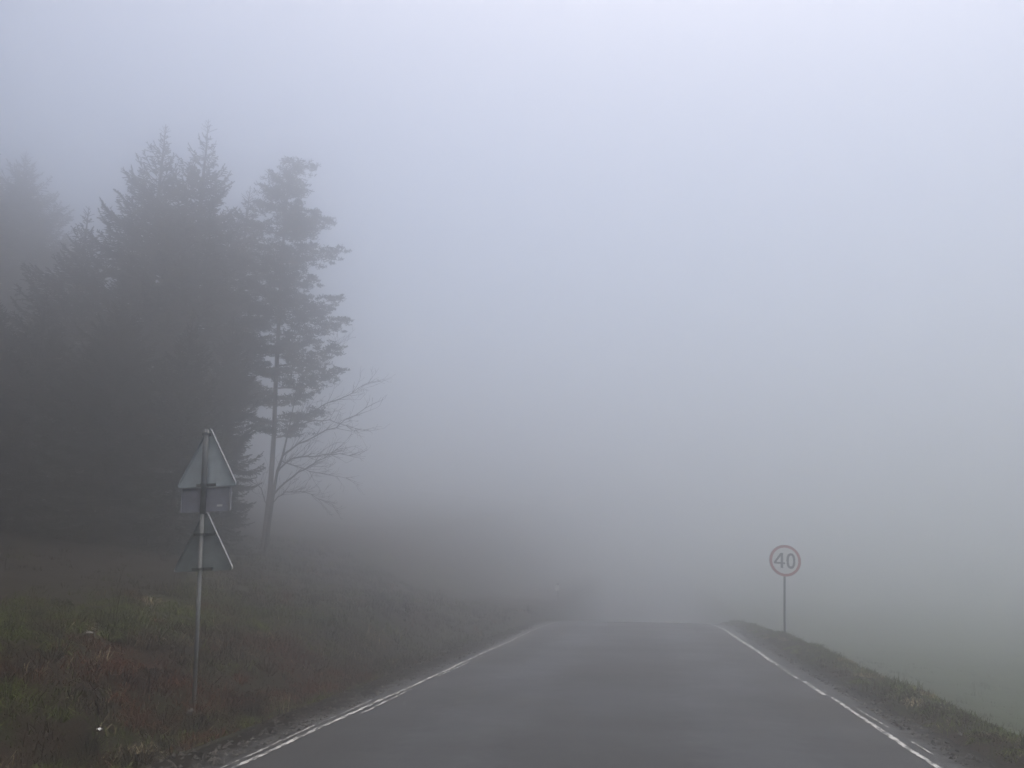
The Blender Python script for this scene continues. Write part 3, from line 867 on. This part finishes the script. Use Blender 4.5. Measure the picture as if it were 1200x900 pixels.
# digits: four with open foot, oval nought
def stroke(mb, a, b_, w, y0, y1):
    a = Vector(a); b_ = Vector(b_); d = (b_ - a).normalized(); n = Vector((-d.y, d.x)) * w / 2
    mb.prism([tuple(a - n), tuple(b_ - n), tuple(b_ + n), tuple(a + n)], y0, y1)
h, w = 0.42, 0.066
mb = MB(); cx, cz = -0.145, Lc
mb.prism([(cx + 0.02, cz - h / 2), (cx + 0.02 + w, cz - h / 2), (cx + 0.02 + w, cz + h / 2), (cx + 0.02, cz + h / 2)], -0.0722, -0.0684)
stroke(mb, (cx + 0.03, cz + h / 2 - 0.022), (cx - 0.142, cz - 0.062), 0.058, -0.0726, -0.0686)
mb.prism([(cx - 0.17, cz - 0.098), (cx + 0.142, cz - 0.098), (cx + 0.142, cz - 0.050), (cx - 0.17, cz - 0.050)], -0.0730, -0.0688)
mb.build('digit', MAT['black'], disc)
mb = MB(); cx = 0.158
def oval(a, b_, p=2.4, n=48):
    o_ = []
    for i in range(n):
        t = 2 * math.pi * i / n; c, s = math.cos(t), math.sin(t)
        o_.append((cx + a * math.copysign(abs(c) ** (2 / p), c), cz + b_ * math.copysign(abs(s) ** (2 / p), s)))
    return o_
mb.band(oval(0.122, h / 2 + 0.004), oval(0.060, h / 2 - 0.060), -0.0722, -0.0684); mb.build('digit', MAT['black'], disc)

# ------------------------------------------------------------------ distant marker post on the left verge
MY = 44.0
mp_ = at(654, 697, MY); mx = mp_[0]; mz = gz(mx, MY)
mk = empty('marker_post', (mx, MY, mz))
tag(mk, 'faint short marker post with a pale reflector where the left verge meets the fog', 'marker post')
hh = max(0.45, at(654, 683, MY)[2] - mz)
mb = MB(); mb.prism([(-0.05, -0.2), (0.05, -0.2), (0.05, hh - 0.05), (0.0, hh), (-0.05, hh - 0.02)], -0.03, 0.03); mb.build('post', MAT['postw'], mk)
mb = MB(); mb.prism(loop_round([(-0.17, hh - 0.42), (0.06, hh - 0.42), (0.06, hh - 0.12), (-0.17, hh - 0.12)], 0.03), -0.046, -0.032); mb.build('reflector', MAT['reflector'], mk)

# ------------------------------------------------------------------ haze
zlo = float(GZ.min()) - 1.0
mb = MB(); mb.box((0, 0, (zlo + HAZE_TOP) / 2), (604, 604, HAZE_TOP - zlo))
hm = bpy.data.materials.new('fog'); hm.use_nodes = True; nt = hm.node_tree
for n in list(nt.nodes):
    if n.type == 'BSDF_PRINCIPLED': nt.nodes.remove(n)
pv = nt.nodes.new('ShaderNodeVolumePrincipled')
pv.inputs['Color'].default_value = (0.955, 0.963, 0.966, 1)
pv.inputs['Density'].default_value = HAZE_DENSITY
pv.inputs['Anisotropy'].default_value = 0.90
nt.links.new(pv.outputs[0], [n for n in nt.nodes if n.type == 'OUTPUT_MATERIAL'][0].inputs['Volume'])
hz = mb.build('haze', hm); hz.display_type = 'WIRE'
tag(hz, 'even thick grey fog filling the whole valley', 'fog', kind='stuff')

# ------------------------------------------------------------------ light
SUN_EL, SUN_AZ = R_(84), R_(70)     # azimuth clockwise from +y (ahead of the camera), towards the right
w_ = bpy.data.worlds.new('World'); scn.world = w_; w_.use_nodes = True; nt = w_.node_tree
bg = nt.nodes['Background']; sky = nt.nodes.new('ShaderNodeTexSky'); sky.sky_type = 'NISHITA'
sky.sun_disc = False; sky.sun_elevation = SUN_EL; sky.sun_rotation = SUN_AZ
sky.air_density = 0.85; sky.dust_density = 6.5; sky.ozone_density = 1.0
nt.links.new(sky.outputs[0], bg.inputs['Color']); bg.inputs['Strength'].default_value = SKY_STRENGTH
ld = bpy.data.lights.new('sun', 'SUN'); ld.energy = SUN_STRENGTH; ld.angle = R_(80); ld.color = (1.0, 0.985, 0.96)
lo = link(bpy.data.objects.new('sun', ld))
sd = Vector((math.sin(SUN_AZ) * math.cos(SUN_EL), math.cos(SUN_AZ) * math.cos(SUN_EL), math.sin(SUN_EL)))
lo.rotation_euler = (-sd).to_track_quat('-Z', 'Y').to_euler(); lo.location = (20, 20, 60)

# ------------------------------------------------------------------ camera
cd = bpy.data.cameras.new('camera'); cam = link(bpy.data.objects.new('camera', cd))
cd.sensor_width = 36; cd.lens = 36 * F_PX / 1200; cd.clip_start = 0.05; cd.clip_end = 2000
cam.location = (0, 0, EYE); cam.rotation_euler = (math.pi / 2 + PITCH, 0, YAW)
scn.camera = cam

scn.view_settings.view_transform = 'Standard'; scn.view_settings.look = 'None'
scn.view_settings.exposure = EXPOSURE; scn.view_settings.gamma = 1.0; scn.view_settings.use_curve_mapping = False
c = scn.cycles
c.max_bounces = 16; c.diffuse_bounces = 2; c.glossy_bounces = 2; c.volume_bounces = 12; c.transmission_bounces = 2; c.transparent_max_bounces = 8
c.use_denoising = True
try:
    c.denoiser = 'OPENIMAGEDENOISE'
except Exception: pass
c.caustics_reflective = False; c.caustics_refractive = False
